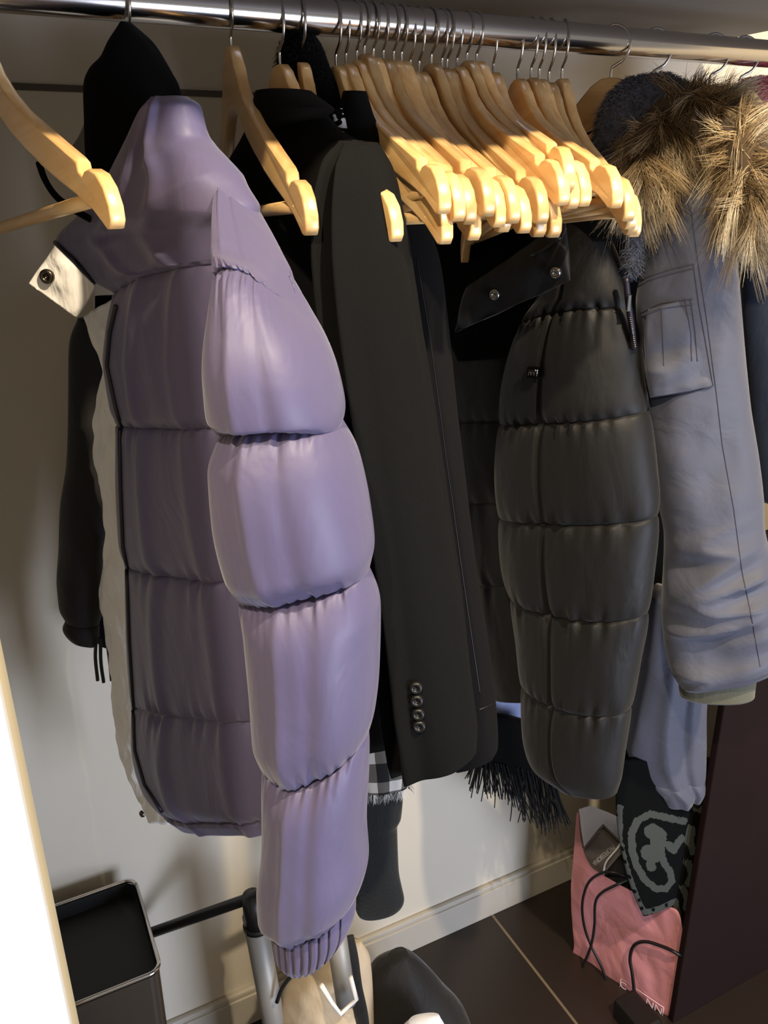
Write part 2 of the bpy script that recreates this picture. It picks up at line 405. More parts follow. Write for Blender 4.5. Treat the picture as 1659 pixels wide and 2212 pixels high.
# white door leaf, its cream side edge turned to the coats
bm = bmesh.new(); add_box(bm, (-.62, .36, 0), (-.0125, .40, 2.3), .002)
d1 = struct(from_bm('door_1', bm, M['door']))
tag(box('door_edge', (-.05, .4001, 0), (-.0126, .57, 2.3), M['dooredge'], d1))
tag(box('wall_shelf', (-1.5, .50, 1.655), (1.11, 1.11, 1.677), M['shelf']), 'grey painted shelf board above the clothes rod', 'shelf')
ROD = .82, 1.60, .015
tag(tube('clothes_rod', [Vector((-1.2 + i * .265, ROD[0], ROD[1])) for i in range(11)], ROD[2], M['chrome'], n=40), 'polished chrome clothes rod under the shelf', 'clothes rod')
o = tag(box('cabinet_panel', (.955, .735, 0), (1.44, .748, .98), M['darkwood'], bev=.003), 'dark maroon wooden panel standing beside the pink paper bag', 'cabinet')
# ---------------------------------------------------------------- wooden hangers
UP = [(0, .002), (.010, .001), (.021, -.006), (.032, -.019), (.045, -.034), (.065, -.051), (.09, -.067), (.12, -.083), (.15, -.098), (.176, -.111), (.183, -.1145), (.184, -.121), (.188, -.1245), (.193, -.1215), (.200, -.121), (.210, -.125), (.218, -.134), (.2225, -.146), (.2225, -.155), (.219, -.160)]
LOW = [(.214, -.160), (.208, -.155), (.196, -.146), (.175, -.135), (.15, -.123), (.12, -.109), (.09, -.094), (.065, -.080), (.045, -.066), (.028, -.055), (.012, -.049), (0, -.047)]
def hanger_mesh():
    half = UP + LOW; poly = half + [(-x, z) for x, z in half[::-1][1:-1]]
    bm = bmesh.new(); T = .0053
    vs = [bm.verts.new((x, -T, z)) for x, z in poly]; f = bm.faces.new(vs)
    r = bmesh.ops.extrude_face_region(bm, geom=[f])
    for v in r['geom']:
        if isinstance(v, bmesh.types.BMVert): v.co.y = T
    es = [e for e in bm.edges if abs(e.verts[0].co.y - e.verts[1].co.y) < 1e-6]
    bmesh.ops.bevel(bm, geom=es, offset=.0017, segments=3, affect='EDGES', profile=.5)
    bmesh.ops.recalc_face_normals(bm, faces=bm.faces)
    for v in bm.verts:                       # gentle forward bow of the arms
        v.co.y += .010 * (abs(v.co.x) / .22) ** 2
    return bm
hang0 = thing('wooden_hanger', (0, 0, 0), '', 'hanger')
bmh = hanger_mesh(); hb = from_bm('hanger_body', bmh, M['wood'], hang0)
for p in hb.data.polygons: p.use_smooth = len(p.vertices) == 4
hk = tube('hook', crv([(0, 0, -.012), (0, 0, .008), (.004, 0, .012), (.013, 0, .0165), (.0185, 0, .026), (.0165, 0, .037), (.010, 0, .0435), (0, 0, .0465), (-.010, 0, .0435), (-.0165, 0, .037), (-.0187, 0, .029)], 5), .00145, M['hook'], hang0)
br_ = tube('trouser_bar', [Vector((-.196, .008, -.139)), Vector((-.1, .008, -.139)), Vector((0, .008, -.139)), Vector((.1, .008, -.139)), Vector((.196, .008, -.139))], .0052, M['wood'], hang0)
HN = [0]
def place(X, zn, tip, label, group, swing=None):
    """hang one hanger on the rod at X; tip = photo pixel of its front end"""
    if HN[0] == 0: h = hang0; kids = [hb, hk, br_]
    else:
        h = hang0.copy(); COL.objects.link(h); kids = []
        for k_ in (hb, hk, br_):
            c = k_.copy(); COL.objects.link(c); c.parent = h; kids.append(c)
    HN[0] += 1
    h.location = (X, ROD[0], zn); h['label'] = label
    if group: h['group'] = group
    elif 'group' in h: del h['group']
    kids[1].scale = (1, 1, (ROD[1] + ROD[2] + .0016 - zn) / .0465)
    n = Vector((X, ROD[0], zn)); L = math.hypot(.2222, .157)
    if tip is not None:
        d = ray(*tip).normalized(); oc = EYE - n; b = oc.dot(d); c = oc.dot(oc) - L * L; ds = b * b - c
        t = -b - math.sqrt(ds) if ds > 0 else -b
        v = EYE + d * t - n
        yaw = math.atan2(v.y, v.x); el = math.atan2(v.z, math.hypot(v.x, v.y)); roll = -(el - math.atan2(-.157, .2222))
    else: yaw, roll = swing or -math.pi / 2, 0
    roll = max(-.3, min(.3, roll))
    h.rotation_euler = (0, roll, yaw)
    return h
def necked(px, py, tip, label, group='bare wooden hangers'):
    p = atY(px, py, ROD[0]); return place(p.x, min(1.576, max(1.552, p.z)), tip, label, group)
G = 'bare wooden hangers on the chrome rod'
def rodx(px): return atY(px, 40 + .073 * (px - 300), ROD[0]).x
place(.052, 1.566, (224, 484), 'bare wooden hanger with trouser bar in front of the lilac jacket, beside the white door', G)
place(rodx(268), 1.566, (525, 552), 'wooden hanger with only its wire hook showing above the black pointed hood', None)
necked(500, 106, (646, 500), 'bare wooden hanger alone between the lilac puffer jacket and the black blazer', G)
hA = necked(606, 146, (834, 514), 'wooden hanger holding the black blazer, pale rounded top above its collar', None)
hs = place(rodx(650), 1.560, None, 'small wooden hanger under the fuzzy black scarf, hook showing above it', None, -1.72)
for c in hs.children:
    if 'hook' not in c.name: c.scale = (.74, 1, 1)
hB = necked(727, 148, (942, 520), 'wooden hanger holding the second black coat, top showing beside its turned-up collar', None)
CL = [(749, 145, 936, 452), (772, 137, 968, 469), (788, 123, 993, 477), (807, 130, 1003, 512), (829, 135, 1033, 459), (851, 137, 1058, 483), (868, 138, 1068, 494), (887, 159, 1088, 474), (906, 162, 1113, 496), (932, 143, 1146, 505), (955, 153, 1150, 476), (966, 155, 1179, 506), (988, 152, 1195, 434), (1009, 138, 1217, 442), (1030, 140, 1243, 437)]
ORD = ['first', 'second', 'third', 'fourth', 'fifth', 'sixth', 'seventh', 'eighth', 'ninth', 'tenth', 'eleventh', 'twelfth', 'thirteenth', 'fourteenth', 'fifteenth']
for i, (a, b, c, d) in enumerate(CL):
    necked(a, b, (c, d), 'bare wooden hanger, %s of the tightly packed row counting from the black coat collar' % ORD[i], G)
necked(1066, 166, (1205, 400), 'dark reddish wooden hanger tucked behind the end of the packed row', G)
for i, (a, b, c, d) in enumerate([(1118, 178, 1311, 440), (1147, 175, 1338, 470), (1164, 177, 1342, 488), (1185, 184, 1345, 500), (1213, 175, 1350, 505)]):
    necked(a, b, (c, d), 'bare wooden hanger, %s in the loose bunch between the packed row and the fur hood' % ORD[i], G)
p = atY(1320, 158, ROD[0]); place(p.x, 1.562, None, 'wooden hanger beside the grey plush hood, its rear arm sloping to the wall', None, -.95)
for px, nm in ((1413, 'wooden hanger with hook above the grey plush hood'), (1538, 'wooden hanger with hook above the brown fur trim'), (1603, 'wooden hanger with hook beside the pink fleece jacket')):
    place(rodx(px), 1.560, None, nm + ', body hidden by clothes', None, -.6)
# ---------------------------------------------------------------- lilac puffer jacket
rn = random.Random(3)
t = thing('puffer_jacket', (.19, .75, 1.5), 'shiny lilac quilted puffer jacket with pale lining hanging open', 'jacket')
PB = pl(.12, .82, .21, .58); PS = pl(.135, .57, .24, .47)
pbody = loft('front_panel', [(340, 214, 392, 207, .02), (326, 240, 412, 226, .035), (298, 300, 426, 292, .045), (272, 345, 468, 338, .05), (246, 396, 512, 396, .055), (198, 462, 540, 450, .06), (130, 522, 545, 490, .045), (208, 602, 545, 540, .05), (260, 642, 545, 566, .055, -16, 1), (250, 712, 545, 700, .06), (244, 790, 545, 790, .06), (256, 870, 550, 880, .06), (266, 912, 552, 916, .06, 0, 1), (268, 1050, 565, 1050, .06), (273, 1170, 585, 1160, .06), (282, 1214, 595, 1250, .06, 0, 1), (287, 1380, 610, 1390, .06), (295, 1514, 620, 1548, .058, 0, 1), (298, 1620, 630, 1660, .06), (320, 1698, 632, 1730, .058), (360, 1756, 630, 1760, .045, 0, 1), (392, 1784, 625, 1790, .034)],
    PB, M['purple'], t, nu=190, seg=14, k=.3, pw=4.5, pin=.006, gather=.0035, gfreq=24, wr=(.0025, 10, 2.5), e=(.75, .9), folds=[(.42, .35, .04, .004), (.62, .8, .05, .005)], crease=(.04, .006, .36))
psl = loft('sleeve', [(476, 392, 518, 398, .03, 0, 0, .10), (474, 432, 548, 456, .05, 0, 0, .082), (475, 505, 592, 546, .07, 0, 0, .05), (478, 612, 632, 648, .085, -52, 1, .02), (472, 690, 680, 728, .1, 0, 0, .005), (464, 800, 716, 822, .108), (466, 880, 732, 890, .106), (480, 936, 735, 926, .1, -26, 1), (470, 1000, 762, 990, .11), (480, 1100, 788, 1100, .113), (505, 1205, 799, 1190, .112), (526, 1276, 796, 1240, .1, 0, 1), (545, 1350, 813, 1330, .108), (555, 1470, 811, 1470, .11), (560, 1570, 803, 1550, .106), (572, 1632, 796, 1590, .095, 34, 1), (578, 1720, 789, 1700, .1), (578, 1810, 783, 1800, .1), (568, 1890, 788, 1870, .103), (570, 1950, 776, 1925, .1), (592, 1985, 764, 1945, .075, 22, 1)],
    PS, M['purple'], t, nu=180, seg=14, k=.38, pw=3.4, pin=.016, gather=.004, gfreq=22, wr=(.007, 10, 6), e=(.9, .95), seed=2, folds=[(.48, .4, .06, .003), (.7, .62, .07, -.003)])
pcu = loft('cuff', [(594, 1978, 764, 1940, .06, 22), (597, 2012, 764, 1975, .062, 22), (600, 2034, 758, 2002, .062, 22), (612, 2050, 744, 2022, .055, 22)], PS, M['purple'], t, nu=200, seg=8, wr=(.002, 30, 6), folds=[(.07 + i * .105, .1 + i * .1, .012, -.005) for i in range(9)], tuck=.02, seed=3)
ln = loft('lining', [(182, 684, 262, 640, .012), (200, 735, 268, 690, .012), (217, 770, 262, 755, .012), (224, 800, 262, 800, .012), (216, 850, 262, 845, .012), (204, 920, 266, 915, .012), (208, 985, 268, 985, .014), (220, 1060, 270, 1060, .014), (229, 1140, 274, 1140, .014), (226, 1200, 278, 1200, .014), (218, 1275, 280, 1275, .014), (226, 1340, 283, 1340, .014), (236, 1400, 285, 1400, .014), (243, 1500, 290, 1500, .014), (250, 1570, 298, 1570, .014), (264, 1635, 305, 1635, .014), (300, 1720, 330, 1720, .014), (318, 1768, 372, 1778, .012)], PB, M['lining'], t, nu=60, seg=8, wr=(.006, 40, 30), off=-.025, seed=4)
PT = pl(.05, .775, .16, .76)
tabp = loft('storm_tab', [(118, 530, 206, 618, .006), (100, 558, 196, 640, .008), (78, 588, 182, 664, .008), (62, 612, 166, 686, .006)], PT, M['lining'], t, nu=60, seg=10, wr=(.005, 35, 30), e=(.6, .6), seed=5)
h_ = hit(102, 597, [tabp]); snap('snap', 102, 597, [tabp], .0062, M['snap'], t)
snap('snap', 309, 1757, [ln], .0042, M['snap'], t)
stitch('zip', [[(122, 524), (165, 562), (205, 610), (238, 640)], [(254, 660), (240, 720), (234, 790), (250, 868), (261, 912), (263, 1050), (268, 1180), (276, 1220), (281, 1380), (289, 1510), (293, 1620), (314, 1694), (352, 1752)]], [pbody, tabp], .0022, M['zip'], t, .0012)

# ---------------------------------------------------------------- black hooded jacket behind it
t = thing('hooded_jacket', (.17, .93, 1.5), 'black hooded jacket with hanging drawcords, hung by its pointed hood behind the lilac puffer', 'jacket')
loft('hood', [(266, 50, 280, 48, .015), (248, 96, 318, 88, .04), (236, 128, 340, 124, .05), (214, 156, 354, 150, .06), (206, 192, 370, 186, .07), (206, 260, 384, 255, .07), (207, 340, 384, 340, .07), (214, 410, 350, 410, .06), (240, 480, 320, 480, .05)], pl(.11, .86, .19, .77), M['deepblack'], t, wr=(.006, 9, 9))
loft('hood_lining', [(198, 222, 222, 220, .01), (172, 290, 224, 285, .012), (152, 328, 226, 325, .014), (166, 352, 228, 360, .014), (188, 400, 230, 410, .012)], pl(.10, .93, .17, .88), M['grey_lining'], t, wr=(.008, 20, 12))
PK = pl(.04, .985, .22, .965)
loft('sleeve', [(168, 688, 236, 690, .04), (150, 738, 250, 745, .05), (147, 830, 250, 830, .055), (146, 930, 250, 930, .055), (142, 1010, 240, 1010, .05), (129, 1100, 240, 1100, .055), (126, 1190, 232, 1190, .055), (122, 1265, 225, 1270, .055), (127, 1315, 222, 1320, .05), (139, 1342, 216, 1345, .045, 0, 1), (135, 1360, 215, 1366, .045), (148, 1378, 214, 1384, .04), (175, 1387, 210, 1390, .03)], PK, M['navyblack'], t, wr=(.007, 8, 5), k=.3)
loft('body', [(205, 640, 330, 640, .03), (205, 900, 330, 900, .04), (205, 1200, 330, 1200, .04), (212, 1390, 330, 1400, .03)], PK, M['deepblack'], t, wr=(.006, 8, 3), off=-.045)
for q in ([(208, 1376), (206, 1420), (211, 1470)], [(217, 1378), (218, 1430), (224, 1474)], [(229, 1372), (236, 1420), (241, 1470)]):
    tube('drawcord', crv([on(x, y, PK, .012) for x, y in q]), .0022, M['cable'], t)
tag(tube('strap', crv([atY(84, 352, .80), atY(98, 390, .79), atY(122, 425, .775), atY(158, 452, .76), atY(196, 474, .75)]), .0028, M['deepblack']), 'thin black strap curving behind the wooden hanger next to the white door', 'strap')
# ---------------------------------------------------------------- black blazer
t = thing('blazer', (rodx(606), .8, 1.55), 'black wool blazer with four cuff buttons hanging beside the lilac puffer', 'coat')
PA = pl(.27, .90, .33, .64); PA2 = pl(.258, .69, .313, .555)
abody = loft('body', [(588, 202, 640, 194, .03), (560, 250, 698, 250, .045), (548, 280, 733, 284, .05), (536, 306, 772, 308, .055), (505, 365, 815, 390, .06), (500, 440, 830, 460, .06), (520, 560, 850, 570, .06), (580, 750, 865, 760, .06), (630, 950, 872, 950, .06), (690, 1200, 876, 1200, .06), (730, 1450, 878, 1450, .055), (745, 1590, 876, 1585, .05), (760, 1622, 868, 1608, .04)], PA, M['black'], t, wr=(.008, 7, 2), nu=110)
loft('collar', [(586, 202, 642, 192, .05), (566, 240, 700, 234, .055), (560, 286, 690, 242, .045), (574, 292, 664, 252, .03)], PA, M['black'], t, wr=(.002, 8, 5), off=.022)
asl = loft('sleeve', [(766, 302, 782, 310, .02, 0, 0, .03), (744, 340, 804, 375, .05, 0, 0, .012), (728, 430, 824, 462, .065, 0, 0, .006), (732, 560, 844, 570, .075, 0, 0, .002), (748, 690, 864, 690, .078), (780, 830, 886, 830, .078), (815, 980, 908, 980, .075), (842, 1150, 934, 1150, .072), (862, 1320, 962, 1320, .07), (876, 1500, 990, 1500, .068), (886, 1600, 1008, 1610, .065), (890, 1630, 1008, 1652, .06)], PA2, M['black'], t, wr=(.008, 12, 1.6), nu=120, folds=[(.45, .15, .07, .016), (.8, .5, .09, .014), (.62, .32, .04, -.018)], tuck=.015, seed=3)
for x, y in ((898, 1483), (900, 1511), (903, 1540), (905, 1566)): snap('cuff_button', x, y, [asl], .0058, M['blackplastic'], t, .003)
t = thing('long_coat', (rodx(727), .8, 1.55), 'black twill coat with turned-up collar hanging behind the blazer', 'coat')
PC = pl(.375, .93, .415, .66)
loft('collar', [(752, 198, 782, 196, .02), (742, 236, 797, 250, .026), (741, 252, 802, 268, .03), (752, 288, 812, 296, .03), (786, 318, 816, 326, .02)], PC, M['black'], t, wr=(.002, 8, 5), off=.055)
bb = loft('body', [(755, 285, 795, 292, .02), (750, 320, 815, 345, .04), (740, 390, 860, 400, .055), (762, 470, 895, 475, .06), (800, 560, 922, 565, .065), (832, 725, 945, 728, .065), (862, 978, 977, 980, .065), (895, 1250, 1015, 1250, .06), (925, 1500, 1050, 1500, .06), (945, 1620, 1058, 1625, .055), (955, 1655, 1050, 1650, .045)], PC, M['black2'], t, wr=(.005, 14, 3), nu=110, folds=[(.72, .68, .03, -.006)], seed=6)
stitch('welt_seam', [[(900, 560), (928, 725), (962, 978), (1000, 1250), (1037, 1500)], [(1030, 1535), (1066, 1520)]], [bb], .0006, M['cable'], t, .0001)
# ---------------------------------------------------------------- fuzzy black scarf with printed end
t = thing('scarf', (rodx(650), .82, 1.58), 'fuzzy black knitted scarf with white printed end draped over a hook', 'scarf')
PR = pl(.325, .86, .37, .765)
rb = loft('scarf_body', [(628, 64, 664, 56, .02), (614, 104, 690, 98, .035), (610, 150, 706, 146, .04), (618, 190, 722, 186, .04), (650, 230, 734, 226, .04), (690, 268, 742, 262, .03), (712, 300, 742, 290, .02)], PR, M['deepblack'], t, wr=(.006, 18, 18))
rts = []
for _ in range(2600):
    f = rn.choice(GEO[rb][1]); a = GEO[rb][0][f[0]]; n_ = (GEO[rb][0][f[1]] - a).cross(GEO[rb][0][f[2]] - a)
    if n_.length < 1e-12: continue
    n_.normalize()
    c = sum((GEO[rb][0][v] for v in GEO[rb][1][0]), Vector()) / 4
    d = (n_ if n_.dot(PR[2]) > -0.2 else -n_) + Vector((rn.gauss(0, .5), rn.gauss(0, .5), rn.gauss(0, .5)))
    rts.append((a, d.normalized(), rn.uniform(.003, .006), .0004, Vector((0, 0, -.3)), rn.random()))
strands('pile', rts, M['fuzz'], t, 3)
def blotch(x, y):
    return 1 if noise.noise(Vector((x * .085, y * .085, 3))) > .02 and (x - 735) * .55 + 262 - 22 < y + 14 else 0
loft('printed_end', [(716, 236, 738, 234, .008), (708, 250, 744, 258, .01), (712, 268, 750, 284, .01), (728, 282, 756, 296, .008)], PR, None, t, nu=90, seg=16, off=.05, wr=(.001, 20, 20), mats=[M['deepblack'], M['print_w']], pat=blotch)
# ---------------------------------------------------------------- plaid scarf and knitted sleeve below the blazer
t = thing('plaid_scarf', (.42, .84, .9), 'black and white checked wool scarf with fringe hanging below the black blazer', 'scarf')
PP = pl(.36, .86, .44, .80)
loft('scarf_body', [(770, 1560, 866, 1570, .02), (772, 1625, 872, 1610, .022), (774, 1680, 884, 1668, .022), (780, 1712, 880, 1700, .018)], PP, M['plaid'], t, wr=(.004, 30, 10), seed=2)
rts = []
for i in range(170):
    u = rn.random(); a = on(782 + 92 * u, 1710 - 12 * u, PP, rn.uniform(-.006, .006)); rts.append((a, Vector((rn.gauss(0, .06), rn.gauss(0, .06), -1)).normalized(), rn.uniform(.016, .026), .0006, Vector((rn.gauss(0, .2), 0, 0)), .1 if (u * 3.2 + .3) % 1 > .5 else .9))
for i in range(90):
    v = rn.random(); a = on(868 + 14 * v, 1608 + 95 * v, PP, rn.uniform(-.006, .006)); rts.append((a, (Vector((.8, -.4, -.7)) + Vector((rn.gauss(0, .2), 0, rn.gauss(0, .2)))).normalized(), rn.uniform(.006, .014), .0006, Vector((0, 0, -.4)), rn.choice((.1, .35, .6))))
strands('fringe', rts, M['whitefr'], t, 4)
o = loft('knitted_sleeve', [(752, 1650, 868, 1660, .03), (756, 1720, 870, 1720, .04), (760, 1768, 867, 1764, .04), (763, 1790, 858, 1792, .038), (764, 1880, 861, 1880, .038), (766, 1945, 873, 1944, .036), (774, 1974, 862, 1962, .03), (786, 1980, 840, 1964, .02)], pl(.36, .89, .45, .83), cloth('black_rib_knit', (28, 30, 31), .9, .2, weave=260, wb=.9, crinkle=.2), None, wr=(.004, 14, 5))
tag(o, 'black knitted sleeve end hanging below the checked scarf', 'sleeve')
# ---------------------------------------------------------------- black puffer with snap collar
t = thing('puffer_coat', (.64, .85, 1.5), 'black quilted puffer coat with a two-snap collar and small metal badge', 'coat')
PF = pl(.60, .95, .70, .68)
loft('inner_lining', [(925, 455, 1226, 450, .02), (935, 560, 1226, 560, .03), (960, 700, 1200, 690, .03), (990, 780, 1120, 770, .02)], PF, M['deepblack'], t, off=-.05, wr=(.004, 9, 9))
cl_ = loft('under_panel', [(950, 640, 1130, 640, .05), (970, 760, 1140, 760, .07), (978, 850, 1140, 850, .07), (984, 905, 1140, 905, .07, 0, 1), (990, 1000, 1140, 1000, .07), (1000, 1080, 1140, 1080, .07, 0, 1), (1012, 1170, 1160, 1170, .07), (1028, 1255, 1180, 1255, .07, 0, 1), (1045, 1380, 1190, 1380, .07), (1062, 1470, 1190, 1470, .06), (1068, 1502, 1185, 1506, .05)], PF, M['puffer'], t, off=-.075, k=.22, pw=4.5, gather=.003, wr=(.006, 8, 3), seed=8)
cm = loft('front_panel', [(1208, 436, 1268, 440, .03), (1198, 500, 1308, 498, .05), (1188, 580, 1335, 568, .07), (1170, 640, 1352, 622, .075), (1130, 700, 1364, 664, .075, -14, 1), (1104, 780, 1380, 760, .085), (1090, 850, 1390, 845, .085), (1084, 914, 1398, 890, .085, 0, 1), (1078, 1000, 1412, 1000, .09), (1082, 1116, 1421, 1118, .085, 0, 1), (1090, 1220, 1412, 1220, .09), (1104, 1288, 1400, 1328, .085, 10, 1), (1122, 1400, 1380, 1430, .09), (1130, 1472, 1362, 1535, .085, 10, 1), (1138, 1590, 1348, 1620, .085), (1158, 1650, 1340, 1680, .075), (1205, 1692, 1330, 1716, .05)], PF, M['puffer'], t, nu=150, seg=12, k=.24, pw=4.5, gather=.004, gfreq=18, wr=(.007, 8, 5), folds=[(.42, .40, .02, -.006)], seed=9)
cf = loft('collar_flap', [(1008, 622, 1222, 474, .008), (998, 650, 1226, 520, .012), (990, 685, 1230, 565, .012), (982, 719, 1232, 606, .008)], PF, M['puffer'], t, nu=110, seg=16, off=.055, wr=(.008, 20, 16), e=(.5, .7), seed=10)
snap('snap', 1070, 636, [cf], .0068, M['silver'], t); snap('snap', 1202, 588, [cf], .0068, M['silver'], t)
stitch('zip', [[(1150, 552), (1180, 536), (1212, 512)]], [cf], .0022, M['blackplastic'], t, .001)
h = hit(1155, 804, [cm]); n_ = h[1]; sx = Vector((-n_.y, n_.x, 0)).normalized()
if sx.dot(CX) < 0: sx = -sx
sy = n_.cross(sx); sy = sy if sy.z > 0 else -sy
sx = (sx + Vector((0, 0, .12))).normalized()
def plate(name, c, sx, sy, n, w, hh, th, mat, par):
    bm = bmesh.new(); r = bmesh.ops.create_cube(bm, size=1)
    for v in r['verts']: q = v.co.copy(); v.co = c + sx * q.x * w + sy * q.y * hh + n * (q.z * th)
    bmesh.ops.bevel(bm, geom=bm.edges[:], offset=th * .3, segments=2, affect='EDGES'); return from_bm(name, bm, mat, par)
bd = plate('badge', h[0] + n_ * .002, sx, sy, n_, .0165, .0115, .003, M['badge'], t)
V, F = [], []
for pts in ([(-.0065, -.0035), (-.0045, .0035), (-.002, -.0035)], [(-.002, -.0035), (.0, .0035), (.0025, -.0035)], [(.0025, -.0035), (.004, .0035)]):
    tube_geo([h[0] + n_ * .0038 + sx * a + sy * b for a, b in pts], .0005, 5, V, F)
tube_geo([h[0] + n_ * .0038 + sx * .0068 + sy * b for b in (-.004, .004)], .0009, 6, V, F)
mk('badge_emblem', V, F, M['silver'], bd)
# black coat behind and coat under the bunch
o = loft('dark_coat', [(1118, 236, 1146, 232, .02), (1108, 285, 1192, 282, .03), (1120, 335, 1238, 330, .035), (1150, 390, 1290, 385, .04), (1185, 445, 1335, 440, .04), (1200, 520, 1345, 520, .03)], pl(.60, .88, .66, .66), M['black2'], None, wr=(.003, 10, 4), off=-.03)
tag(o, 'dark shoulder of a coat sloping under the loose bunch of hangers', 'coat')
o = loft('black_coat', [(1245, 268, 1300, 262, .02), (1252, 320, 1350, 320, .03), (1290, 420, 1400, 420, .04), (1330, 700, 1430, 700, .04), (1350, 1000, 1450, 1000, .04), (1340, 1400, 1450, 1400, .04), (1330, 1690, 1420, 1692, .03)], pl(.78, 1.0, .88, .90), M['deepblack'], None, wr=(.005, 8, 2))
tag(o, 'long black coat in the dark gap between the black puffer and the grey-blue parka', 'coat')
# pale blue shirt hem and black fringed shawl
PV = pl(.58, 1.03, .74, .99)
o = loft('pale_blue_shirt', [(1055, 1300, 1145, 1300, .02), (1058, 1480, 1142, 1482, .022), (1062, 1556, 1146, 1562, .022, 6, 1), (1066, 1600, 1150, 1612, .02, 6)], PV, M['paleblue'], None, wr=(.004, 12, 4), k=.2)
tag(o, 'pale blue shirt tail showing between the black blazer and the black puffer', 'shirt')
t = thing('fringed_shawl', (.66, .96, .6), 'black shawl with long twisted fringe hanging below the black coats', 'shawl')
PW = pl(.56, .985, .76, .93)
loft('shawl_body', [(1066, 1545, 1150, 1560, .02), (1064, 1600, 1160, 1600, .025), (1030, 1640, 1200, 1640, .022), (1020, 1650, 1215, 1685, .015)], PW, M['deepblack'], t, wr=(.006, 12, 12))
rts = []
tipc = [(1004, 1662), (1018, 1712), (1045, 1712), (1070, 1718), (1092, 1712), (1112, 1735), (1124, 1752), (1140, 1756), (1152, 1772), (1166, 1768), (1180, 1784), (1195, 1776), (1206, 1788), (1214, 1768)]
for i in range(150):
    u = i / 149; rx = 1022 + 176 * u; ry = 1642 + 40 * u
    q = u * 13; j = min(12, int(q)); tx = tipc[j][0] + (tipc[j + 1][0] - tipc[j][0]) * (q - j) + rn.gauss(0, 5); ty = tipc[j][1] + (tipc[j + 1][1] - tipc[j][1]) * (q - j) + rn.gauss(0, 9)
    lf = rn.uniform(-.012, .014)
    a = on(rx, ry - 6, PW, lf); b = on(tx, ty, PW, lf); d = b - a
    rts.append((a, d.normalized(), d.length, .0014, Vector((rn.gauss(0, .08), rn.gauss(0, .08), 0)), rn.random() * .7))
strands('fringe', rts, M['fringe'], t, 6, 5, .35)
# ---------------------------------------------------------------- grey-blue parka with fur hood
t = thing('parka', (.80, .78, 1.5), 'grey-blue parka with brown fur-trimmed hood and a pocket on its sleeve', 'parka')
PD = pl(.715, .74, .82, .645)
dsl = loft('sleeve', [(1448, 370, 1528, 345, .04), (1428, 430, 1556, 402, .06), (1408, 490, 1577, 462, .075), (1394, 560, 1590, 540, .08), (1374, 640, 1598, 625, .085), (1380, 740, 1606, 725, .085), (1387, 820, 1612, 790, .085), (1394, 900, 1622, 880, .085), (1406, 1000, 1640, 990, .085), (1424, 1100, 1650, 1080, .09), (1434, 1160, 1652, 1140, .09), (1432, 1230, 1668, 1205, .09), (1428, 1310, 1688, 1285, .09), (1434, 1390, 1694, 1360, .085), (1450, 1450, 1684, 1412, .075), (1472, 1480, 1668, 1448, .06)], PD, M['parka'], t, nu=150, seg=14, wr=(.009, 12, 9), tuck=.02, seed=11, crease=(.6, .017, 1.03))
loft('cuff', [(1468, 1452, 1640, 1432, .05), (1466, 1478, 1634, 1470, .052), (1468, 1498, 1630, 1503, .05)], PD, M['olive'], t, wr=(.001, 20, 20), tuck=.02, off=-.012)
stitch('seam', [[(1492, 450), (1510, 580), (1528, 700), (1545, 830), (1560, 960), (1585, 1100), (1602, 1230), (1625, 1340), (1642, 1440)]], [dsl], .0005, M['pocketline'], t)
pk = loft('sleeve_pocket', [(1400, 668, 1495, 642, .004), (1394, 700, 1502, 680, .012), (1392, 760, 1512, 740, .016), (1394, 810, 1526, 790, .018), (1400, 838, 1538, 820, .016), (1404, 858, 1540, 834, .006)], PD, M['parka'], t, nu=90, off=.042, wr=(.008, 22, 16), seed=12, crease=(.35, .015, 1.0))
stitch('pocket_stitching', [[(1370, 616), (1400, 598), (1450, 582), (1498, 571)], [(1372, 624), (1400, 607), (1450, 592), (1500, 580)], [(1498, 571), (1510, 660), (1528, 760), (1540, 832)], [(1385, 676), (1425, 656), (1497, 646)], [(1386, 686), (1425, 668), (1497, 658)], [(1428, 652), (1432, 720), (1434, 790)], [(1480, 645), (1492, 720), (1494, 780)], [(1492, 645), (1502, 720), (1506, 780)], [(1386, 670), (1392, 730), (1396, 800), (1402, 862)], [(1400, 866), (1460, 856), (1500, 846), (1541, 832)]], [dsl, pk], .0006, M['pocketline'], t)
dbody = loft('body', [(1395, 1280, 1530, 1280, .05), (1388, 1420, 1530, 1420, .07), (1364, 1550, 1523, 1530, .075), (1354, 1612, 1524, 1615, .07), (1388, 1680, 1523, 1680, .07, 0, 1), (1420, 1710, 1520, 1700, .065), (1434, 1732, 1512, 1722, .05)], pl(.80, .835, .93, .775), M['parka'], t, wr=(.008, 14, 8), k=.15, seed=13, folds=[(.3, .5, .08, .007), (.55, .75, .06, -.008)])
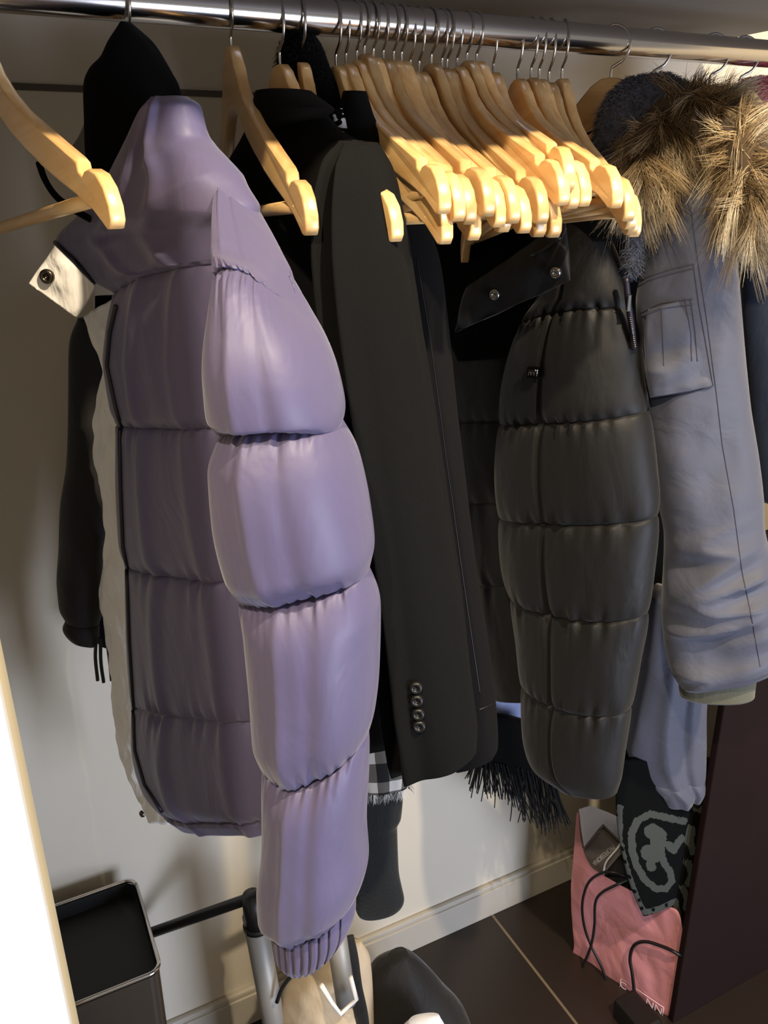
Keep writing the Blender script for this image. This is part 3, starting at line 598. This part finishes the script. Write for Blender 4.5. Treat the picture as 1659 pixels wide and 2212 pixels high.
# plush hood lining and plush front facing
PH = pl(.635, .79, .80, .70)
hl = loft('hood_lining', [(1360, 168, 1440, 160, .03), (1318, 205, 1500, 195, .06), (1296, 250, 1520, 250, .07), (1284, 310, 1480, 320, .06), (1290, 380, 1440, 390, .04)], PH, M['plushbase'], t, wr=(.006, 12, 12))
pf = loft('plush_facing', [(1338, 430, 1378, 430, .025), (1344, 480, 1382, 475, .03), (1350, 530, 1388, 525, .03), (1348, 570, 1386, 565, .03), (1358, 594, 1374, 590, .02)], pl(.695, .73, .75, .68), M['plushbase'], t, wr=(.004, 20, 20))
def pile(src, n, l0, l1, r, mat, par, nm='pile', down=-.5):
    Vs, Fs = GEO[src]; rts = []; cen = sum(Vs, Vector()) / len(Vs)
    for _ in range(n):
        f = rn.choice(Fs); a = Vs[f[0]].lerp(Vs[f[2]], rn.random()); nn_ = (Vs[f[1]] - Vs[f[0]]).cross(Vs[f[2]] - Vs[f[0]])
        if nn_.length < 1e-14: continue
        nn_.normalize(); vd = EYE - a
        if nn_.dot(a - cen) < 0: nn_ = -nn_
        d = (nn_ + Vector((rn.gauss(0, .45), rn.gauss(0, .45), rn.gauss(0, .45)))).normalized()
        rts.append((a, d, rn.uniform(l0, l1), r, Vector((rn.gauss(0, .3), rn.gauss(0, .3), down)), rn.random()))
    return strands(nm, rts, mat, par, 3)
pile(hl, 5000, .004, .008, .0005, M['plush'], t); pile(pf, 1800, .003, .007, .0005, M['plush'], t)
# zip at the parka's front edge
PZ = pl(.69, .70, .76, .655)
zt = tube('zip', crv([on(1352, 600, PZ), on(1358, 660, PZ), (on(1364, 700, PZ)), on(1370, 755, PZ)]), .0035, M['zip'], t)
V, F = [], []
for i in range(16):
    u = i / 15; a = on(1361 + 11 * u, 686 + 62 * u, PZ, .004); tube_geo([a - CX * .0014, a + CX * .0014], .0007, 5, V, F)
zz = mk('zip_teeth', V, F, M['zipmetal'], zt)
zp = plate('zip_pull', on(1359, 655, PZ, .006), CX, Vector((0, 0, 1)), PZ[2], .0034, .017, .002, M['zipmetal'], zt)
# fur: a padded band along the hood edge, with long guard hair
path = [(1368, 362), (1382, 322), (1412, 282), (1445, 250), (1505, 236), (1562, 252), (1604, 305), (1622, 370), (1618, 430)]
dep = [.72, .725, .73, .725, .71, .68, .635, .605, .60]
pts = crv([atY(x, y, dep[i]) for i, (x, y) in enumerate(path)], 8)
pxs = crv([Vector((x, y, 0)) for x, y in path], 8)
N_ = len(pts); rad = [.010 + .013 * math.sin(math.pi * min(1, max(0, i / (N_ - 1)))) ** .6 for i in range(N_)]
V, F = tube_geo(pts, rad, 14); fb = mk('fur_band', V, F, M['furbase'], t)
hd = [(6, 74), (-10, 70), (-14, 74), (-8, 68), (16, 52), (46, 34), (60, 42), (40, 72), (10, 84)]
hdi = crv([Vector((x, y, 0)) for x, y in hd], 8)
rts = []
for _ in range(1050):
    i = rn.randrange(N_); an = rn.uniform(0, 2 * math.pi); sh = rn.random(); lf = rn.uniform(.6, 1.25)
    t_ = (pts[min(i + 1, N_ - 1)] - pts[max(0, i - 1)]).normalized(); a1 = t_.orthogonal().normalized(); a2 = t_.cross(a1)
    out = a1 * math.cos(an) + a2 * math.sin(an)
    fi = i / (N_ - 1); ux_ = (-.62, -.78) if fi < .5 else (.72, -.69)
    if fi < .42 or fi > .6:
        up_ = (CX * ux_[0] + CD * ux_[1]).normalized(); q_ = out.dot(up_)
        if q_ > .05:
            if rn.random() < .72: out = out - up_ * (2 * q_)
            else: lf *= .5
    dp = pts[i].y
    lie = (atY(pxs[i].x + hdi[i].x, pxs[i].y + hdi[i].y, dp) - atY(pxs[i].x, pxs[i].y, dp)).normalized()
    jit = Vector((rn.gauss(0, .28), rn.gauss(0, .28), rn.gauss(0, .28)))
    d = (out * .62 + lie * .62 + jit).normalized(); bend = lie * rn.uniform(.3, .9) - d * .25 + jit * .8
    ln_ = lf * (.042 if i < N_ * .55 else .045); root0 = pts[i] + out * rad[i] * .8
    tipp = root0 + d * ln_ + bend * ln_
    for _ in range(26):
        root = root0 + t_ * rn.uniform(-.007, .007) + a1.cross(out) * rn.uniform(-.003, .003) + Vector((rn.gauss(0, .002), rn.gauss(0, .002), rn.gauss(0, .002)))
        l2 = ln_ * rn.uniform(.7, 1.08)
        tp = tipp + Vector((rn.gauss(0, .0048), rn.gauss(0, .0048), rn.gauss(0, .0048)))
        d2 = (tp - root - bend * l2) / ln_
        rts.append((root, d2, l2, .0004, bend, min(1, max(0, sh * .7 + .18 + rn.gauss(0, .1)))))
strands('fur_trim', rts, M['fur'], t, 6, 3)
# ---------------------------------------------------------------- clothes at the far end of the rod
t = thing('fleece_jacket', (rodx(1640), .82, 1.5), 'fluffy pink fleece jacket hanging past the fur hood', 'jacket')
pkb = loft('body', [(1605, 172, 1690, 165, .03), (1592, 210, 1720, 200, .06), (1590, 300, 1730, 300, .07), (1600, 420, 1740, 420, .06)], pl(.93, .88, 1.05, .80), M['pinkbase'], t, wr=(.006, 14, 14)); pile(pkb, 6000, .004, .008, .0007, M['pinkfuzz'], t)
t = thing('navy_coat', (1.0, .82, 1.4), 'dark navy coat with black yoke hanging past the grey-blue parka sleeve', 'coat')
PN = pl(.93, .86, 1.08, .78)
loft('body', [(1590, 480, 1740, 470, .04), (1596, 600, 1750, 600, .06), (1606, 760, 1755, 760, .06), (1622, 950, 1760, 950, .06), (1640, 1080, 1760, 1080, .05)], PN, M['navy'], t, wr=(.006, 8, 3), seed=3)
loft('yoke', [(1585, 380, 1720, 370, .04), (1584, 470, 1740, 460, .05), (1590, 560, 1745, 500, .05), (1604, 578, 1745, 515, .03)], PN, M['deepblack'], t, wr=(.004, 8, 6), off=.02)
# ---------------------------------------------------------------- paisley scarf
def seg_d(x, y, a, b):
    vx, vy = b[0] - a[0], b[1] - a[1]; l = vx * vx + vy * vy; q = max(0, min(1, ((x - a[0]) * vx + (y - a[1]) * vy) / l)) if l else 0
    return math.hypot(x - a[0] - q * vx, y - a[1] - q * vy)
STR = [([(1100, 440), (850, 375), (620, 325), (440, 430), (370, 620), (388, 850), (450, 1050), (560, 1230), (700, 1345), (850, 1355), (930, 1250), (900, 1120), (815, 1000), (775, 880), (760, 800)], 48), ([(640, 560), (740, 620), (720, 720)], 105), ([(600, 850), (690, 870)], 110), ([(620, 1000), (640, 1050)], 60), ([(860, 740), (950, 820), (1010, 720), (1060, 680)], 55), ([(235, 250), (232, 700), (330, 1100), (450, 1450), (570, 1700)], 32), ([(570, 1690), (750, 1640), (985, 1545)], 45), ([(1190, 540), (1160, 720), (1210, 850), (1290, 830)], 50), ([(1140, 1000), (1190, 1150), (1150, 1270)], 50), ([(1080, 1350), (1140, 1500), (1120, 1620)], 42), ([(1000, 1580), (1020, 1730)], 40), ([(1000, 1850), (1050, 1950)], 60), ([(1250, 230), (1300, 260)], 60)]
DOT = [(265, 830), (300, 1010), (360, 1210), (430, 1400), (490, 1520), (530, 1640), (680, 1650), (860, 1590)]
def pais(x, y):
    zx, zy = (x - 1300) * 6.319, (y - 1700) * 6.319
    zx += 14 * noise.noise(Vector((zx * .02, zy * .02, 1))); zy += 14 * noise.noise(Vector((zx * .02, zy * .02, 9)))
    if any(math.hypot(zx - a, (zy - b) * .8) < 24 for a, b in DOT): return 0
    for pts_, w in STR:
        for a, b in zip(pts_[:-1], pts_[1:]):
            if seg_d(zx, zy, a, b) < w: return 1
    return 0
t = thing('paisley_scarf', (.93, .80, .5), 'charcoal and black paisley scarf hanging in front of the pink paper bag', 'scarf')
PQ = pl(.80, .80, .976, .765)
loft('back_layer', [(1440, 1640, 1560, 1640, .014), (1450, 1750, 1560, 1750, .016), (1454, 1900, 1560, 1900, .016), (1452, 2030, 1540, 2050, .010)], PQ, None, t, nu=220, seg=44, off=-.006, wr=(.003, 12, 4), mats=[M['pais_d'], M['pais_l']], pat=pais)
loft('front_layer', [(1332, 1640, 1500, 1640, .014), (1330, 1700, 1500, 1690, .016), (1333, 1780, 1492, 1770, .016), (1345, 1850, 1480, 1840, .016), (1362, 1915, 1470, 1900, .014), (1378, 1955, 1464, 1932, .012), (1389, 1978, 1458, 1952, .008)], PQ, None, t, nu=300, seg=40, off=.0, wr=(.002, 12, 4), mats=[M['pais_d'], M['pais_l']], pat=pais)
# ---------------------------------------------------------------- pink paper bag and what is in it
t = thing('paper_bag', (.93, .85, 0), 'crumpled pink paper carrier bag on the floor beside the dark wooden panel', 'bag')
PG = pl(.882, .935, .950, .745, -.012)
gf = loft('front_panel', [(1246, 1756, 1250, 1755, .003), (1243, 1800, 1258, 1830, .004), (1238, 1860, 1284, 1880, .004), (1234, 1905, 1345, 1915, .004), (1234, 1950, 1460, 1965, .004), (1237, 2000, 1474, 2050, .004), (1240, 2045, 1462, 2130, .004), (1232, 2076, 1440, 2208, .004)], PG, M['pinkbag'], t, nu=120, seg=12, wr=(.007, 14, 12), e=(.5, .5))
loft('back_panel', [(1250, 1748, 1276, 1740, .003), (1252, 1765, 1335, 1765, .003), (1262, 1830, 1400, 1850, .003), (1290, 1960, 1520, 2020, .003), (1310, 2040, 1520, 2140, .003)], PG, M['whitepaper'], t, nu=80, off=-.075, wr=(.005, 12, 10))
bot = [on(1236, 2074, PG), on(1438, 2205, PG)]
def text(name, s, c, ux, uy, size, mat, par, ext=.0003):
    cu = bpy.data.curves.new(name, 'FONT'); cu.body = s; cu.size = size; cu.align_x = 'CENTER'; cu.align_y = 'CENTER'; cu.extrude = ext
    o = bpy.data.objects.new(name, cu); COL.objects.link(o); dg = bpy.context.evaluated_depsgraph_get()
    me = bpy.data.meshes.new_from_object(o.evaluated_get(dg)); bpy.data.objects.remove(o); n = ux.cross(uy)
    o = bpy.data.objects.new(name, me); COL.objects.link(o); off = wloc(par)
    for v in me.vertices: v.co = c + ux * v.co.x + uy * v.co.y + n * v.co.z - off
    me.materials.clear(); me.materials.append(mat); o.parent = par; return o
def frame_at(p0, p1, P, lift):
    a, b = on(*p0, P, lift), on(*p1, P, lift); ux = (b - a).normalized(); uy = P[2].cross(ux); return (a + b) / 2, ux, uy, (b - a).length
# outlined lettering near the bag's bottom edge
c, ux, uy, l = frame_at((1340, 2125), (1432, 2188), PG, .008)
text('lettering', 'C', c - ux * .038, ux, uy, .022, M['whitetext'], gf); text('lettering', 'NN', c + ux * .026, ux, uy, .022, M['whitetext'], gf)
V, F = [], []
hw, hh = l / 2, .014
cor = [c + ux * a * hw + uy * b * hh for a, b in ((-1, -1), (1, -1), (1, 1), (-1, 1), (-1, -1))]
for a, b in zip(cor[:-1], cor[1:]): tube_geo([a, b], .0006, 5, V, F)
mk('printed_frame', V, F, M['whitetext'], gf)
# grey box with upside-down lettering standing inside
PGi = (PG[0] - PG[2] * .03, PG[1], PG[2])
c, ux, uy, l = frame_at((1338, 1800), (1272, 1880), PGi, 0)
o = plate('card_box', c + uy * -.004, ux, uy, PG[2], .085, .05, .012, M['greybox'], None)
tag(o, 'grey card box with upside-down printing standing inside the pink paper bag', 'box')
c2, ux, uy, l = frame_at((1330, 1824), (1278, 1870), PGi, .0068)
n_ = ux.cross(uy)
text('lettering', 'PROFESSIONA', c2, ux, uy, .0125, M['greytext'], o)
def cab(name, q, r, mat, label, lift=.012, P=PG):
    return tag(tube(name, crv([on(a, b, P, lift + (c_ if c_ else 0)) for a, b, *cc in q for c_ in [cc[0] if cc else 0]], 8), r, mat), label, 'cable')
cab('power_cable', [(1362, 1900, -.03), (1340, 1888, -.012), (1305, 1884), (1272, 1905), (1258, 1950), (1262, 2000), (1278, 2045), (1298, 2085), (1312, 2130), (1316, 2170), (1320, 2205)], .0026, M['cable'], 'thin black cable over the rim of the pink bag, outer one of the crossed pair')
cab('power_cable', [(1356, 1900, -.02), (1330, 1912), (1300, 1928), (1286, 1950), (1284, 2000), (1276, 2045), (1262, 2080), (1254, 2105)], .0026, M['cable'], 'thin black cable over the rim of the pink bag, inner one of the crossed pair', .018)
cab('power_cable', [(1476, 2066, -.012), (1460, 2058), (1435, 2046), (1395, 2034), (1370, 2042), (1361, 2070), (1366, 2105), (1371, 2150)], .0032, M['cable'], 'black cable bending down across the pink bag to the power adapter', .014)
cab('charging_cable', [(1340, 1822, -.03), (1334, 1832, -.022), (1311, 1860, -.02), (1305, 1878, -.018), (1303, 1900, -.02)], .0018, M['whitecable'], 'short white charging cable inside the pink bag')
ad = box('power_adapter', (.865, .725, 0), (.915, .80, .045), M['blackplastic'], None, .006)
ad.data.transform(Matrix.Translation((0, 0, 0))); tag(ad, 'black power adapter lying on the floor against the pink bag', 'adapter')
# dark bundle inside the bag
o = loft('black_bundle', [(1310, 1845, 1385, 1850, .03), (1305, 1890, 1400, 1900, .04), (1310, 1960, 1420, 1990, .04), (1320, 2020, 1440, 2080, .03)], PG, M['blackbag'], None, off=-.042, wr=(.008, 30, 30)); tag(o, 'bundle of black cables and cloth stuffed inside the pink bag', 'bundle')
# ---------------------------------------------------------------- square bin
t = thing('waste_bin', (.004, .98, 0), 'square brushed steel waste bin with black inside against the wall', 'bin')
def ring(x0, x1, y0, y1, z, r, n=6):
    out = []
    for (cx, cy, a0) in ((x1 - r, y1 - r, 0), (x0 + r, y1 - r, 90), (x0 + r, y0 + r, 180), (x1 - r, y0 + r, 270)):
        for i in range(n + 1):
            a = math.radians(a0 + 90 * i / n); out.append(Vector((cx + r * math.cos(a), cy + r * math.sin(a), z)))
    return out
bx = (-.088, .093, .889, 1.073)
def shell(rings):
    V, F = [], []; n = len(rings[0])
    for r in rings: V += r
    for j in range(len(rings) - 1):
        for i in range(n): F.append([j * n + i, j * n + (i + 1) % n, (j + 1) * n + (i + 1) % n, (j + 1) * n + i])
    return V, F, n
V, F, n = shell([ring(bx[0] + .004, bx[1] - .004, bx[2] + .004, bx[3] - .004, 0, .016), ring(*bx, .445, .016)]); F.append(list(range(n))[::-1])
mk('body', V, F, M['steel'], t, smooth=False)
tube('rim', [p for p in ring(*bx, .451, .016)] + [ring(*bx, .451, .016)[0]], .0032, M['chrome'], t)
i_ = .004
V, F, n = shell([ring(bx[0] + i_, bx[1] - i_, bx[2] + i_, bx[3] - i_, .451, .014), ring(bx[0] + i_, bx[1] - i_, bx[2] + i_, bx[3] - i_, .425, .014)]); F.append([n + k for k in range(n)])
mk('swing_lid', V, F, M['binliner'], t, smooth=False)
# ---------------------------------------------------------------- folded trolley, bags
t = thing('folded_trolley', (.25, .93, 0), 'folded trolley with grey metal poles and black handle bar leaning by the steel bin', 'trolley')
A_ = Vector((.100, 1.075, .328)); J_ = Vector((.245, .95, .452)); B_ = Vector((.285, .915, .50))
tube('handle_bar', [A_, A_.lerp(J_, .5), J_, B_, B_ + Vector((.07, -.005, .02))], .0085, M['blackplastic'], t, 14)
foot = Vector((.262, .90, .004)); tube('pole', [J_ - Vector((0, 0, .035)), J_.lerp(foot, .5), foot], .018, M['alu'], t, 20)
tube('joint', [J_ + Vector((-.002, 0, .008)), J_ - Vector((-.001, .003, .02)), J_ - Vector((-.002, .006, .05))], [.013, .018, .0195], M['blackplastic'], t, 16)
tube('collar', [J_ - Vector((-.002, .005, .048)), J_ - Vector((-.002, .006, .056))], .0215, M['blackplastic'], t, 18)
p1 = atY(722, 1990, .86); p2 = atY(748, 2165, .83)
tube('pole', [p1, p1.lerp(p2, .5), p2], .0155, M['alu'], t, 20)
PX = pl(.30, .93, .42, .87)
t = thing('canvas_bag', (.35, .9, 0), 'beige canvas bag with black piping at the foot of the metal poles', 'bag')
bg = loft('body', [(690, 2060, 780, 2035, .03), (640, 2098, 800, 2075, .07), (610, 2140, 805, 2130, .1), (598, 2200, 808, 2195, .12), (596, 2320, 812, 2320, .13), (600, 2462, 812, 2470, .12)], PX, M['beige'], t, wr=(.01, 18, 16))
tube('piping', crv([on(598, 2165, PX, .045), on(612, 2130, PX, .04), on(645, 2092, PX, .03), (on(690, 2056, PX, .014)), on(740, 2036, PX, .01)], 6), .0032, M['blackplastic'], t)
tube('buckle', [atY(694, 2128, .80), atY(716, 2165, .80), atY(735, 2190, .798), atY(770, 2158, .80), atY(757, 2110, .80)], .0035, M['whiteplastic'], t)
PY = pl(.44, .90, .56, .82)
t = thing('black_bag', (.5, .86, 0), 'soft black bag with upright strap on the floor beside the beige canvas bag', 'bag')
kb = loft('body', [(838, 2068, 880, 2064, .03), (800, 2092, 912, 2092, .07), (782, 2140, 960, 2150, .1), (762, 2190, 1010, 2212, .12), (740, 2300, 1040, 2320, .13), (740, 2440, 1040, 2440, .12)], PY, M['blackbag'], t, wr=(.008, 12, 10))
loft('strap', [(740, 2026, 764, 2020, .006), (742, 2070, 774, 2066, .008), (752, 2130, 782, 2126, .008), (768, 2200, 796, 2196, .008), (780, 2300, 806, 2300, .008)], pl(.38, .84, .46, .80), M['blackbag'], t, wr=(.001, 10, 10))
o = loft('white_pouch', [(884, 2204, 950, 2197, .02), (862, 2240, 966, 2235, .04), (860, 2330, 970, 2330, .04), (866, 2480, 966, 2480, .03)], pl(.47, .77, .56, .72), M['whitepaper'], None, wr=(.003, 12, 12)); tag(o, 'white pouch standing in front of the black bag', 'pouch')
